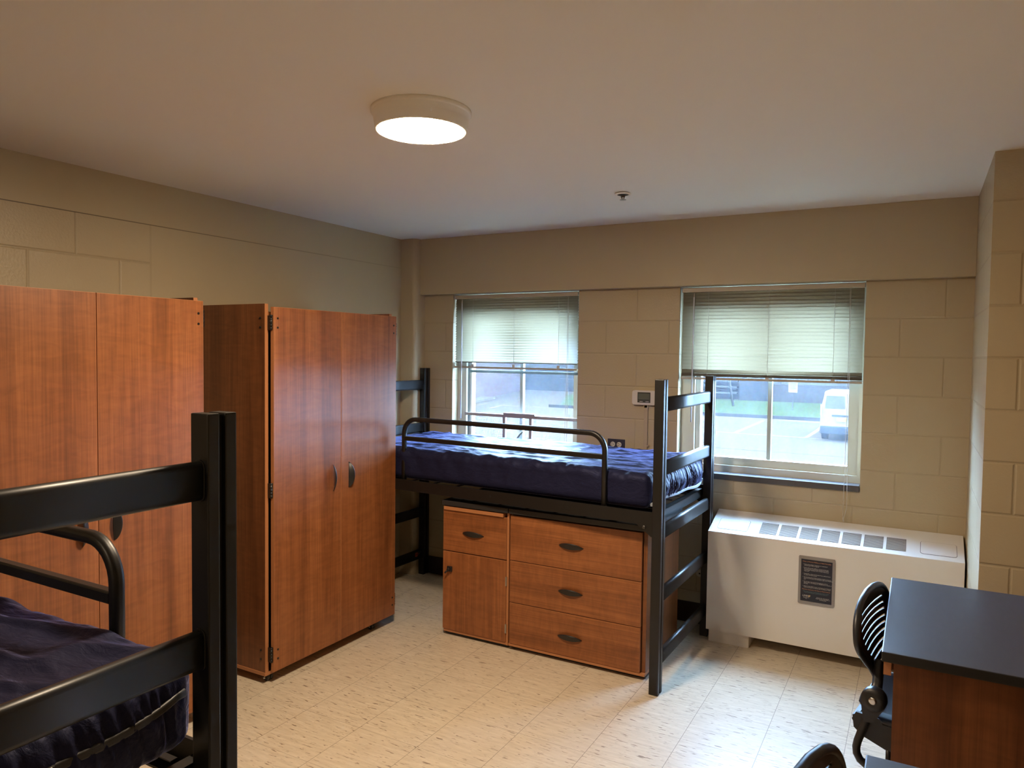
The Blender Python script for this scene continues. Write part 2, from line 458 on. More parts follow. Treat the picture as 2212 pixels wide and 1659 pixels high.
# inner half-height safety frame and its crank, first window only
bm = nb()
box(bm, .437, 1.318, .060, .080, 1.164, 1.184); box(bm, .755, 1.0, .058, .072, 1.183, 1.196)
for xx in (.750, .957): box(bm, xx, xx+.020, .060, .080, .93, 1.166)
obj('safety_frame', bm, 'frame_bronze', w1)
bm = nb(); tube(bm, [(.86, .07, .96), (.862, .062, .99), (.868, .05, 1.02), (.90, .045, 1.06), (.92, .045, 1.075)], .007, n=8); obj('crank_handle', bm, 'frame_seal', w1)
bm = nb(); box(bm, 1.2955, 1.3185, .098, .112, .95, 1.95); box(bm, .44, .455, .098, .112, .95, 1.95); box(bm, .455, 1.2955, .098, .112, 1.468, 1.486)
obj('screen_frame', bm, 'frame_seal', w1)

# ------------------------------------------------------------------ blinds
def blind(label, x0, x1, zbot, pitch, tilt, cords, wand, pull, ncl, yb, zstack):
    r = thing('window_blind', label, 'blind', ((x0+x1)/2, yb, zbot), group=None)
    cx, cy, cz = r.location; L = lambda x, y, z: (x-cx, y-cy, z-cz)
    def lb(name, d, mat, bev=0):
        return bx(name, (d[0]-cx, d[1]-cx, d[2]-cy, d[3]-cy, d[4]-cz, d[5]-cz), mat, r, bev)
    zt = 2.010
    lb('head_rail', (x0, x1, yb-.016, yb+.018, zt-.026, zt), 'blind_rail', .002)
    bm = nb(); z = zt-.033; k = 0
    while z > zbot+zstack+.004:
        th = math.radians(tilt + (22*max(0, 1-k/ncl) if ncl else 0)); wv = .0125
        pts = []
        for i in range(5):
            s = -1 + i*.5
            u = s*wv*math.cos(th); v = s*wv*math.sin(th); cam = .0022*(1-s*s)
            pts.append((yb + u - cam*math.sin(th)*-1, z + v + cam*math.cos(th)))
        sag = .0008*math.sin(k*1.7)
        cols = [[bm.verts.new(L(x, p[0], p[1]+sag)) for p in pts] for x in (x0+.002, (x0+x1)/2, x1-.002)]
        for c0, c1 in zip(cols, cols[1:]):
            for i in range(4):
                f = bm.faces.new([c0[i], c1[i], c1[i+1], c0[i+1]]); f.smooth = True
        z -= pitch; k += 1
    bmesh.ops.solidify(bm, geom=bm.faces[:], thickness=.0006)
    obj('slats', bm, 'blind_vinyl', r)
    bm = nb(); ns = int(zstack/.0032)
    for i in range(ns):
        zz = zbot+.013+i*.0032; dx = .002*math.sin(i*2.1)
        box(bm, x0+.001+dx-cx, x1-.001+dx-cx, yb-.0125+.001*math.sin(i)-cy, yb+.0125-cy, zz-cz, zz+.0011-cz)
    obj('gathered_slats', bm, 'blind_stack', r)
    lb('bottom_rail', (x0, x1, yb-.014, yb+.014, zbot, zbot+.012), 'blind_rail', .002)
    for x in cords:
        bm = nb()
        for dy in (-.0135, .0135): tube(bm, [L(x, yb+dy, zt-.026), L(x, yb+dy, zbot+.005)], .0009, n=6)
        box(bm, x-.010-cx, x+.010-cx, yb-.0165-cy, yb-.0145-cy, zbot+.004-cz, zbot+zstack*.8-cz)
        obj('ladder_cord', bm, 'cord_white', r)
    bm = nb(); tube(bm, [L(wand[0], yb-.020, zt-.030), L(wand[0], yb-.024, zt-.055)], .003, 1, 8); tube(bm, [L(wand[0], yb-.024, zt-.055), L(wand[0]-.004, yb-.024, wand[1])], .0042, 0, 8)
    obj('tilt_wand', bm, ['wand_clear', 'frame_bronze'], r)
    bm = nb(); px, pz = pull
    tube(bm, [L(px, yb-.020, zt-.028), L(px+.004, yb-.034, (zt+pz)/2), L(px+.001, yb-.05, pz+.02), L(px+.004, yb-.05, pz)], .0012, n=6)
    tube(bm, [L(px+.004, yb-.020, zt-.028), L(px+.012, yb-.034, (zt+pz)/2), L(px+.018, yb-.05, pz+.06), L(px+.006, yb-.05, pz)], .0012, n=6)
    tube(bm, [L(px+.002, yb-.05, pz+.006), L(px+.005, yb-.05, pz-.016)], .004, n=8)
    obj('lift_cord', bm, 'cord_white', r)
    return r
blind('cream mini blind half raised over the left window behind the bed', .381, 1.328, 1.500, .0178, 51, (.532, .860, 1.194), (.447, 1.145), (1.262, .99), 6, .022, .038)
blind('cream mini blind half raised over the right window above the white heating unit', 2.012, 3.002, 1.466, .0200, 73, (2.170, 2.512, 2.856), (2.086, 1.21), (2.930, .735), 0, .022, .026)

# ------------------------------------------------------------------ ceiling light, sprinkler
def ceiling_light(label, loc, lens='lamp_lens'):
    t = thing('ceiling_light', label, 'ceiling light', loc)
    bm = nb(); lathe(bm, [(.150, 0), (.167, 0), (.167, -.010), (.163, -.014), (.160, -.015), (.157, -.034), (.153, -.0655), (.1475, -.067), (.1465, -.062)], n=64); obj('canopy', bm, 'lamp_white', t)
    bm = nb(); lathe(bm, [(.146, -.058), (.1465, -.0655), (.135, -.0690), (.10, -.0730), (.06, -.0755), (.03, -.0763), (.004, -.0766)], n=64); obj('diffuser', bm, lens, t)
ceiling_light('round white flush ceiling lamp, lit, above the middle of the floor', (1.79, -2.335, HC))
ceiling_light('added ceiling fill lamp at the rear of the room, out of view', (1.55, -5.60, HC), 'fill_lens')  # unseen lamp added behind the camera to lift the ambient light
t = thing('fire_sprinkler', 'small brass fire sprinkler with white escutcheon on the ceiling', 'sprinkler', (1.954, -.87, HC+.001))
bm = nb(); lathe(bm, [(.034, 0), (.034, -.005)], n=32, mi=1); lathe(bm, [(.039, -.004), (.040, -.006), (.039, -.009), (.029, -.0105)], n=32); lathe(bm, [(.029, -.0103), (.022, -.0125), (.012, -.015)], n=32, mi=2)  # dark neck ring paints in the shadow gap above the white rim
obj('escutcheon', bm, ['lamp_white', 'slot_dark', 'bolt_steel'], t)
bm = nb(); lathe(bm, [(.012, 0), (.011, -.012), (.007, -.014), (.006, -.022)], n=16)
for s in (-1, 1): tube(bm, [(s*.010, 0, -.010), (s*.009, 0, -.020), (s*.003, 0, -.033)], .002, n=6)
obj('sprinkler_body', bm, 'brass_dark', t)
bm = nb(); lathe(bm, [(.004, -.031), (.016, -.034), (.016, -.0355), (.004, -.036)], n=16); obj('deflector', bm, 'steel', t)

# ------------------------------------------------------------------ wall fittings
t = thing('thermostat', 'white thermostat with grey screen on the block wall between the windows', 'thermostat', (1.795, 0, 1.345))
bm = nb(); prism(bm, rrect(.150, .088, .014), 'y', -.026, 0); obj('housing', bm, 'white_plastic', t)
bm = nb(); box(bm, -.040, .042, -.0275, -.0255, -.030, .034); obj('face_panel', bm, 'lcd_grey', t)
bm = nb(); box(bm, -.034, .036, -.0282, -.0274, -.010, .026); obj('screen', bm, 'lcd_green', t)
for x in (-.026, .012): bx('button', (x, x+.020, -.0285, -.0274, -.0245, -.0215), 'white_plastic', t)
t = thing('conduit', 'painted vertical cable raceway running down from the thermostat', 'conduit', (1.806, 0, .2))
bm = nb(); box(bm, -.012, .012, -.018, 0, 0, 1.101, 0, .003); obj('raceway_cover', bm, 'raceway', t)
bm = nb(); box(bm, -.014, .014, -.018, 0, 1.082, 1.101, 0, .002); obj('collar', bm, 'raceway', t)
bm = nb(); box(bm, -.012, .022, -.0175, 0, .845, .853, 0, .001); obj('clip', bm, 'raceway', t)
t = thing('power_outlet', 'dark sideways wall outlet plate with ivory sockets just above the mattress', 'outlet', (1.613, 0, 1.043))
bm = nb(); box(bm, -.0575, .0575, -.006, 0, -.034, .034, 0, .002); obj('cover_plate', bm, 'outlet_plate', t)
for x in (-.022, .020):
    bm = nb(); lathe(bm, [(.016, -.0062), (.0155, -.0085)], (x, 0, 0), 'y', 20)
    s = obj('socket', bm, 'ivory', t)
    bm = nb()
    for dz in (-.006, .006): box(bm, x-.009, x-.002, -.0092, -.0084, dz-.0018, dz+.0018)
    lathe(bm, [(.0025, -.0084), (.0025, -.0092)], (x+.007, 0, 0), 'y', 10)
    obj('slot', bm, 'slot_dark', s)
t = thing('cover_plate', 'small pale wall cover plate with a dark hole, low behind the bed leg', 'wall plate', (2.157, 0, .305))
bm = nb(); lathe(bm, [(.022, 0), (.022, -.004), (.018, -.006)], (0, 0, 0), 'y', 24); obj('plate', bm, 'ivory', t)
bm = nb(); lathe(bm, [(.005, -.0055), (.005, -.0068)], (0, 0, 0), 'y', 12); obj('hole', bm, 'slot_dark', t)

# ------------------------------------------------------------------ beds
def make_bed(label, loc, guard_far, skew=None):
    r = thing('loft_bed', label, 'bed', loc, group=None)
    Lx, D, H, pw, pd = 2.124, .925, 1.495, .046, .063
    for px in (0, Lx-pw):
        for py in (0, D-pd):
            bm = nb()
            box(bm, px, px+pw, py, py+.0255, 0, H, 0, .003); box(bm, px, px+pw, py+pd-.0255, py+pd, 0, H, 0, .003)
            box(bm, px+.010, px+pw-.010, py+.024, py+pd-.024, .004, H-.004)
            obj('post', bm, 'black_metal', r)
    prof = rrect(.026, .070, .011, 4)
    for px in (pw/2, Lx-pw/2):
        for zc in (.155, .460, .765, 1.070, 1.375):
            bm = nb(); sweep(bm, [(px, pd-.001, zc), (px, D-pd+.001, zc)], prof)
            for s, yy in ((1, pd-.001), (-1, D-pd+.001)):                      # weld beads
                sweep(bm, [(px, yy+s*.0005, zc), (px, yy+s*.004, zc)], rrect(.031, .075, .013, 4))
            obj('end_rail', bm, 'black_metal', r)
    for yy, s in ((.020, 1), (D-.020, -1)):
        bm = nb(); a, b = pw, Lx-pw
        prism(bm, [(a, .865), (a, .749), (a+.010, .749), (a+.085, .803), (b-.085, .803), (b-.010, .749), (b, .749), (b, .865)], 'y', yy-.0025, yy+.0025)
        box(bm, a, b, yy, yy+s*.034, .803, .808); box(bm, a, b, yy, yy+s*.006, .862, .866)
        sr = obj('side_rail', bm, 'black_metal', r)
        for bxp in (a+.045, b-.045, ):
            bm = nb(); lathe(bm, [(.009, 0), (.009, -s*.004), (.005, -s*.006)], (bxp, yy-s*.0025, .791), 'y', 14); obj('bolt', bm, 'bolt_steel', sr)
        for hx in (.62, 1.15, 1.62, a+.10, b-.10):
            bm = nb(); lathe(bm, [(.006, 0), (.006, -s*.0008)], (hx, yy-s*.0025, .835), 'y', 10); obj('bolt_hole', bm, 'slot_dark', sr)
    for xa, xb in ((.054, .058), (Lx-.058, Lx-.054)):
        bm = nb(); box(bm, xa, xb, .03, D-.03, .800, .846); xc = xa if xa < 1 else xb-.030
        box(bm, xc, xc+.030, .03, D-.03, .842, .846)
        obj('end_angle', bm, 'black_metal', r)
    bm = nb()
    for k in range(7): box(bm, .10, Lx-.10, .07+k*.131, .085+k*.131, .842, .8445)
    for k in range(11):
        x = .18 + k*.165; box(bm, x, x+.020, .035, D-.035, .8395, .842)
    obj('spring_deck', bm, 'black_metal', r)
    for k in range(20):
        x = .16 + k*.088
        for yy in ((.036,) if not guard_far else (D-.036,)):
            bm = nb(); tube(bm, arc((x, yy, .852), .010, 20, 160, 5), .0022, n=6); obj('spring_hook', bm, 'steel', r)
    # guard rail: round-cornered tube loop with one lower bar, hooked over the side rail
    yg = D-.036 if guard_far else .036
    gx0, gx1, zt, R_ = .532, 1.815, 1.219, .085
    path = [(gx0, yg, .835), (gx0, yg, zt-R_)] + arc((gx0+R_, yg, zt-R_), R_, 180, 90, 8)[1:] + arc((gx1-R_, yg, zt-R_), R_, 90, 0, 8) + [(gx1, yg, .835)]
    bm = nb(); sweep(bm, path, rrect(.027, .027, .010, 4), up=Vector((0, 1, 0)))
    gr = obj('guard_rail', bm, 'black_metal', r)
    bm = nb(); sweep(bm, [(gx0+.010, yg, 1.106), (gx1-.010, yg, 1.106)], rrect(.024, .026, .004, 2), smooth=False); obj('lower_bar', bm, 'black_metal', gr)
    for gx in (gx0, gx1):
        bm = nb(); box(bm, gx-.0135, gx+.0135, yg-.003, yg+.003, .806, .84); obj('hook_plate', bm, 'black_metal', gr)
    if skew:                                       # the frame stands a little racked: its sides and its ends turn by different angles
        a_, b_ = math.radians(skew[0]), math.radians(skew[1])
        m = Matrix(((math.cos(a_), math.sin(b_), 0, 0), (-math.sin(a_), math.cos(b_), 0, 0), (0, 0, 1, 0), (0, 0, 0, 1)))
        for c in r.children_recursive: c.data.transform(m)
    return r
b2 = make_bed('black metal loft bed under the windows with dresser beneath it', (.119, -.929, 0), False, (3.2, 1.0))
bm = nb(); box(bm, .049, .050, .775, .857, .148, .176); lab = obj('warning_label', bm, 'label_orange', b2); lab['label'] = 'orange warning label'
bm = nb()
for k in range(5): box(bm, .0499, .0504, .785+k*.012, .794+k*.012, .158, .168)
obj('lettering', bm, 'label_dark', lab)
b1 = make_bed('black metal loft bed in the left foreground, cut off by the photo edge', (.054, -4.352, 0), True)

def make_mattress(label, loc, rz, zpipe, pipe_mat, seed, scallop):
    L_, W_, H_ = 1.985, .856, .172
    r = thing('mattress', label, 'mattress', loc, rz)
    bm = nb(); rad = .045
    hx, hy, hz = L_/2, W_/2, H_/2
    def P(p):
        q = Vector((max(-hx+rad, min(hx-rad, p.x)), max(-hy+rad, min(hy-rad, p.y)), max(-hz+rad, min(hz-rad, p.z))))
        d = p - q
        n = d.normalized() if d.length > 1e-9 else Vector((0, 0, 1))
        s = q + n*rad
        nz = lambda a, b, c: noise.noise(Vector((a, b, c+seed)))
        k = 0
        top = max(0, n.z); end = abs(n.x); side = abs(n.y)
        # gentle crown and diagonal creases on the top
        k += top*(.012*math.cos(s.x/hx*1.3)*math.cos(s.y/hy*1.2) + .004*nz(s.x*2, s.y*3, 0))
        cre = 1-abs(nz(s.x*4+s.y*3, s.y*9-s.x*2.0, 3))
        k += top*.010*(max(0, cre-.72)/.28)*(.4+.6*abs(s.y)/hy)
        cre2 = 1-abs(nz(s.x*9, s.y*14+s.x*3, 9)); k += top*.0035*max(0, cre2-.6)/.4
        # gathers on the long sides, hanging from the top seam
        g = nz(s.x*11+s.z*5, s.z*3, 5); g2 = nz(s.x*27-s.z*10, s.z*6, 8)
        zt = (s.z+hz)/(2*hz)
        k += side*(.010*g + .006*g2)*(.25+1.1*zt)*scallop
        # tight vertical pleats on the ends
        pl = nz(s.y*38+2.2*s.z*math.sin(s.y*7)*6, s.z*4, 1); pl2 = nz(s.y*80, s.z*7, 2)
        k += end*(.0085*(1-2*abs(pl)) + .003*pl2)*(1.25-.75*abs(s.z)/hz)
        o = s + n*k
        # the ends bulge out between the posts
        m = max(0, 1-(s.y/(hy-.045))**6)*max(0, 1-(s.z/hz)**2)
        if abs(s.x) > hx-.12: o.x += math.copysign(.030*m*(abs(s.x)-hx+.12)/.12, s.x)
        # the hem of the long sides waves a little
        if side > .3: o.z += scallop*(.010*nz(s.x*9, 0, 12) + .008*nz(s.x*24, 0, 15))*zt
        return o
    def face(ax, sgn, nu, nv):
        dims = {'x': (hy, hz), 'y': (hx, hz), 'z': (hx, hy)}[ax]; g = []
        def ease(i, n, h):           # denser near the rounded edges
            t_ = i/n
            return -h + 2*h*t_
        for i in range(nu+1):
            row = []
            for j in range(nv+1):
                u, v = ease(i, nu, dims[0]), ease(j, nv, dims[1])
                p = {'x': (sgn*hx, u, v), 'y': (u, sgn*hy, v), 'z': (u, v, sgn*hz)}[ax]
                row.append(bm.verts.new(P(Vector(p))))
            g.append(row)
        for i in range(nu):
            for j in range(nv):
                f = bm.faces.new([g[i][j], g[i+1][j], g[i+1][j+1], g[i][j+1]]); f.smooth = True
    nx, ny, nz_ = 230, 170, 28
    face('z', 1, nx, ny); face('z', -1, nx, ny); face('y', 1, nx, nz_); face('y', -1, nx, nz_); face('x', 1, ny, nz_); face('x', -1, ny, nz_)
    bmesh.ops.remove_doubles(bm, verts=bm.verts, dist=.0004)
    for v in bm.verts: v.co.z += hz
    obj('cover', bm, 'navy_nylon', r)
    bm = nb(); path = []
    ex = hx+.022
    wob = lambda a: .008*math.sin(a*9+seed)+.005*math.sin(a*17)
    for k in range(-24, 25):
        y = k/24*(hy-.03); yy = abs(y)/(hy-.03)
        m = max(0, 1-(y/(hy-.045))**6)
        path.append((hx+.004+.028*m*max(0, 1-((zpipe-hz)/hz)**2) if True else ex, y, zpipe+wob(y)))
    sweep(bm, path, rrect(.011, .016, .004, 3)); obj('piping', bm, pipe_mat, r)
    bm = nb(); sweep(bm, [(p[0]+.0062, p[1], p[2]+.0055) for p in path[8:34]], circle(.0008, 6)); obj('stitching', bm, 'stitch_thread', r)
    return r
make_mattress('blue vinyl mattress on the loft bed under the windows', (1.187, -.526, .866), math.radians(-2.6), .030, 'piping_glint_grey', 3.0, 1.0)
make_mattress('navy vinyl mattress on the foreground loft bed', (.054+1.062, -4.352+.4625, .866), 0, .105, 'piping_black', 17.0, .6)
bm = nb()
# ------------------------------------------------------------------ wardrobes
def bow_handle(parent, c, axis, length=.14, out=.024, face='x', tilt=0):
    """black bow pull: crescent bar standing off the panel"""
    bm = nb(); n = 16; path = []; sc = []
    for k in range(n+1):
        s = -1 + 2*k/n; o = out*(1-s*s)**.75
        u = s*length/2
        p = (c[0]+(o if face == 'x' else 0), c[1]-(o if face == 'y' else 0), c[2])
        p = list(p)
        if axis == 'z': p[2] += u
        elif axis == 'x': p[0] += u
        elif axis == 'y': p[1] += u
        path.append(tuple(p)); sc.append(.08+.92*(1-s*s)**.85)
    side = Vector((0, 1, 0)) if axis == 'z' else Vector((0, 0, 1))
    ca, sa = math.cos(tilt), math.sin(tilt)
    prof = [(u*ca-v*sa, u*sa+v*ca) for u, v in [(x, y - 6*x*x) for x, y in rrect(.034, .008, .0035, 4)]]
    sweep(bm, path, prof, up=Vector((1, 0, 0)), scales=sc)
    return obj('handle', bm, 'black_plastic', parent)

def make_wardrobe(label, loc):
    r = thing('wardrobe', label, 'wardrobe', loc, group='cherry wardrobes along the left wall')
    Wd, D, zt, zb = .950, .557, 1.828, .040
    bm = nb(); e = 1
    for y0 in (0, Wd-.02): box(bm, .0, D, y0, y0+.020, zb+.018, zt)
    box(bm, 0, .010, .02, Wd-.02, zb+.018, zt); box(bm, .01, D, .02, Wd-.02, zt-.060, zt-.040)
    box(bm, .01, D-.02, .02, Wd-.02, .9, .92)
    obj('carcass', bm, 'wood_side_shaded', r)
    bm = nb(); box(bm, 0, D+.002, -.002, Wd+.002, zb, zb+.018, 0, .002); obj('bottom_panel', bm, 'wood_edge', r)
    for y0 in (0, Wd-.02):
        bm = nb(); box(bm, D, D+.0012, y0, y0+.020, zb+.018, zt); obj('edge_band', bm, 'wood_edge', r)
    for k, (ya, yb) in enumerate(((.024, .4865), (.4905, .952))):
        bm = nb(); xa, xb = D+.014, D+.034
        box(bm, xa, xb, ya, yb, .0595, 1.8135, 1); box(bm, xb, xb+.0006, ya+.0015, yb-.0015, .061, 1.812, 0)
        d = obj('door', bm, ['wood_vertical', 'wood_edge'], r)
        bow_handle(d, (xb, (.428 if k == 0 else .548), .945), 'z', tilt=math.radians(-38 if k == 0 else 38))
        yh = ya-.006 if k == 0 else yb+.006; sg = 1 if k == 0 else -1
        for zc in (1.738, .938, .142):
            bm = nb(); h = .035
            tube(bm, [(xa+.008, yh, zc-h), (xa+.008, yh, zc+h)], .0075, n=10)
            for q in range(5): tube(bm, [(xa+.008, yh, zc-h+.0055+q*.0145), (xa+.008, yh, zc-h+.0145+q*.0145)], .0083, n=10)
            box(bm, D-.001, xa+.006, yh-.002*sg, yh+.004*sg, zc-h, zc+h)
            if zc > 1 or zc < .5:
                for dz in (-.022, .022):
                    lathe(bm, [(.0055, 0), (.005, .0025)], (xb+.0004, yh+.030*sg, zc+dz), 'x', 10)
                    lathe(bm, [(.0055, 0), (.005, .0025 * -sg)], (D-.028, -.0002 if k == 0 else Wd+.0002, zc+dz), 'y', 10)
            obj('hinge', bm, 'hinge_black', d)
    for cx in (.08, D-.030):
        for cy in (.045, Wd-.13):
            bm = nb()
            for dy in (-.016, .002):
                lathe(bm, [(.016, dy), (.0195, dy+.002), (.0195, dy+.012), (.016, dy+.014)], (cx, cy, .0195), 'y', 20)
            box(bm, cx-.016, cx+.016, cy-.018, cy+.018, .0385, .0402)
            cs = obj('caster', bm, 'caster_grey', r)
            bm = nb()
            for dy in (-.026, .024): tube(bm, [(cx+.004, cy+dy, .040), (cx+.004, cy+dy, .018)], .0020, n=6); 
            tube(bm, [(cx+.004, cy-.030, .020), (cx+.004, cy-.018, .020)], .004, n=8); tube(bm, [(cx+.004, cy+.018, .020), (cx+.004, cy+.028, .020)], .004, n=8)
            obj('brake_pin', bm, 'chrome', cs)
    return r
make_wardrobe('tall cherry two-door wardrobe beside the window bed, both doors in full view', (.008, -1.890, 0))
make_wardrobe('tall cherry two-door wardrobe behind the foreground bed at the left edge', (.010, -3.210, 0))

# ------------------------------------------------------------------ pedestal and dresser under the bed
def scoop_handle(parent, c, length=.138):
    bm = nb(); n = 16; path = []; sc = []
    for k in range(n+1):
        s = -1+2*k/n
        path.append((c[0]+s*length/2, c[1]-.016*(1-s*s)**.7-.001, c[2]+.007*(1-s*s)**.8)); sc.append(.08+.92*(1-s*s)**.8)
    ca, sa = math.cos(math.radians(58)), math.sin(math.radians(58))
    sweep(bm, path, [(u*ca-v*sa, u*sa+v*ca) for u, v in [(x, y - 6*x*x) for x, y in rrect(.040, .008, .0035, 4)]], scales=sc)
    return obj('handle', bm, 'black_plastic', parent)
yF = -.925
t = thing('pedestal_cabinet', 'narrow cherry pedestal with one drawer over a door under the bed', 'cabinet', (1.147, yF, 0))
X0, X1 = -.210, .212
bm = nb()
for x in (X0, X1-.018): box(bm, x, x+.018, .018, .555, .030, .748)
box(bm, X0+.018, X1-.018, .545, .555, .03, .748); box(bm, X0+.018, X1-.018, .03, .545, .484, .498)
obj('carcass', bm, 'wood_side_shaded', t)
bm = nb(); box(bm, X0, X1, .004, .555, .020, .036, 0, .002); box(bm, X1-.012, X1, .003, .018, .020, .748); obj('base_panel', bm, 'wood_edge', t)
bm = nb(); box(bm, X0-.004, X1+.002, -.018, .56, .748, .776, 0, .003); obj('top', bm, 'counter_black', t)
bm = nb(); box(bm, X0+.002, X1-.012, .02, .5, .005, .020); obj('plinth', bm, 'slot_dark', t)
bm = nb(); box(bm, X0+.006, X1-.030, -.012, .40, .7225, .742); obj('pull_out_tray', bm, 'wood_edge', t)
bm = nb(); box(bm, X0-.002, X1-.014, -.002, .018, .4905, .7185, 1); box(bm, X0-.001, X1-.015, -.0026, -.002, .4915, .7175); d = obj('drawer', bm, ['wood_along_x', 'wood_edge'], t)
scoop_handle(d, (-.012, -.002, .598))
bm = nb(); box(bm, X0-.002, X1-.014, -.002, .018, .0385, .4835, 1); box(bm, X0-.001, X1-.015, -.0026, -.002, .0395, .4825); d = obj('door', bm, ['wood_vertical', 'wood_edge'], t)
bm = nb(); box(bm, X0+.030, X0+.062, -.014, -.002, .372, .402, 0, .004); lathe(bm, [(.010, -.014), (.009, -.026)], (X0+.045, 0, .385), 'y', 14); tube(bm, [(X0+.040, -.022, .380), (X0+.028, -.030, .366)], .005, n=8)
obj('lock', bm, 'black_plastic', d)
for zc in (.372, .112):
    bm = nb(); box(bm, X1-.017, X1-.008, -.004, .010, zc-.025, zc+.025); obj('hinge', bm, 'steel', d)

t = thing('dresser', 'wide cherry dresser with three drawers and black top under the bed', 'dresser', (1.747, yF, 0))
X0, X1 = -.384, .384
bm = nb()
for x in (X0, X1-.020): box(bm, x, x+.020, .018, .555, .034, .748)
box(bm, X0+.02, X1-.02, .545, .555, .034, .748)
obj('carcass', bm, 'wood_side_shaded', t)
bm = nb(); box(bm, X0, X1+.002, .0, .557, .022, .036, 0, .002); obj('base_panel', bm, 'wood_edge', t)
bm = nb(); box(bm, X0+.004, X1-.004, .03, .5, .004, .022); obj('plinth', bm, 'slot_dark', t)
bm = nb(); box(bm, X0+.002, X1+.016, -.018, .56, .748, .776, 0, .003); obj('top', bm, 'counter_black', t)
for k, (za, zb) in enumerate(((.4955, .736), (.2665, .4905), (.0385, .2615))):
    bm = nb(); box(bm, X0+.008, X1-.024, -.002, .018, za, zb, 1); box(bm, X0+.0092, X1-.0252, -.0026, -.002, za+.0012, zb-.0012)
    d = obj('drawer', bm, ['wood_along_x', 'wood_edge'], t)
    scoop_handle(d, (-.018, -.002, (.614, .374, .137)[k]))

# ------------------------------------------------------------------ heating unit with its notice
hx0, hx1 = 2.262, 3.490
t = thing('heating_unit', 'long white heating cabinet with sloped grille top under the right window', 'heater', ((hx0+hx1)/2, -.125, 0))
cx, cy = t.location.x, t.location.y
def hb(name, d, mat, bev=0, par=None): return bx(name, (d[0]-cx, d[1]-cx, d[2]-cy, d[3]-cy, d[4], d[5]), mat, par or t, bev)
bm = nb(); prism(bm, [(-.004-cy, .071), (-.250-cy, .071), (-.250-cy, .622), (-.2495-cy, .628), (-.245-cy, .630), (-.004-cy, .709)], 'x', hx0-cx, hx1-cx)
obj('cabinet', bm, 'enamel', t)
hb('foot', (2.274, 2.493, -.232, -.02, 0, .071), 'enamel'); hb('foot', (3.262, 3.482, -.232, -.02, 0, .071), 'enamel')
# frame on the slope: u along x, s up the slope
p0 = Vector((0, -.245, .630)); p1 = Vector((0, -.004, .709)); sl = (p1-p0).normalized(); nn = Vector((0, -sl.z, sl.y)); SL = (p1-p0).length
def slope_pt(x, y, h):
    k = (y-p0.y)/sl.y; q = p0 + sl*k + nn*h
    return (x-cx, q.y-cy, q.z)
def slope_quad(bm, xa, xb, ya, yb, h0, h1, mi=0):
    v = [bm.verts.new(slope_pt(x, y, h)) for h in (h0, h1) for x, y in ((xa, ya), (xb, ya), (xb, yb), (xa, yb))]
    for q in ((0, 1, 2, 3), (4, 5, 6, 7), (0, 1, 5, 4), (1, 2, 6, 5), (2, 3, 7, 6), (3, 0, 4, 7)):
        f = bm.faces.new([v[i] for i in q]); f.material_index = mi
pw = (3.238-2.528+.0145)/7
for k in range(7):
    xa = 2.528 + k*pw; xb = xa + pw - .0145
    bm = nb(); slope_quad(bm, xa, xb, -.212, -.101, .0002, .0010, 1)
    nbar = 11
    for j in range(nbar):
        y = -.210 + j*(.108/nbar); slope_quad(bm, xa+.001, xb-.001, y, y+.0058, .0010, .0024, 0)
    obj('vent_grille', bm, ['grille_bar', 'grille_gap'], t)
def slope_rr(bm, xa, xb, ya, yb, r, h0, h1, mi):
    prof = rrect(xb-xa, yb-ya, r, 5); A = []; Bv = []
    for u, w in prof:
        x, y = (xa+xb)/2+u, (ya+yb)/2+w
        A.append(bm.verts.new(slope_pt(x, y, h0))); Bv.append(bm.verts.new(slope_pt(x, y, h1)))
    f = bm.faces.new(Bv); f.material_index = mi
    n = len(A)
    for i in range(n):
        f = bm.faces.new([A[i], A[(i+1) % n], Bv[(i+1) % n], Bv[i]]); f.material_index = mi
for xa, xb in ((2.302, 2.464), (3.303, 3.458)):
    bm = nb(); slope_rr(bm, xa-.0022, xb+.0022, -.2132, -.0988, .0152, 0, .0006, 1); slope_rr(bm, xa, xb, -.211, -.101, .013, .0006, .0016, 0)
    obj('access_flap', bm, ['enamel', 'enamel_groove'], t)
bm = nb(); prism(bm, [(a+2.832-cx, b+.434) for a, b in rrect(.177, .254, .006)], 'y', -.256-cy, -.2501-cy); sf = obj('notice_frame', bm, 'sign_frame', t); sf['label'] = 'grey framed navy notice'
bm = nb(); box(bm, 2.756-cx, 2.908-cx, -.2566-cy, -.2559-cy, .323, .545); obj('notice_sheet', bm, 'sign_navy', sf)
DG = None
def text(txt, size, x, z, y, mat, parent, align='LEFT', shear=0, name='notice_text', off=(0, 0)):
    cu = bpy.data.curves.new('t', 'FONT'); cu.body = txt; cu.size = size; cu.align_x = align; cu.shear = shear; cu.space_line = .95
    o = bpy.data.objects.new('t', cu); C.objects.link(o)
    bpy.context.view_layer.update()
    me = bpy.data.meshes.new_from_object(o.evaluated_get(bpy.context.evaluated_depsgraph_get()))
    bpy.data.objects.remove(o); bpy.data.curves.remove(cu)
    me.transform(Matrix.Translation((x-off[0], y-off[1], z)) @ Matrix.Rotation(PI/2, 4, 'X'))
    me.materials.clear(); me.materials.append(M[mat]); me.name = name
    ob = bpy.data.objects.new(name, me); C.objects.link(ob); ob.parent = parent
    return ob
yt = -.2570; off = (cx, cy)
text('Ways to Prevent Mildew or Mold Humidity', .0079, 2.832, .5310, yt, 'ink_orange', sf, 'CENTER', off=off)
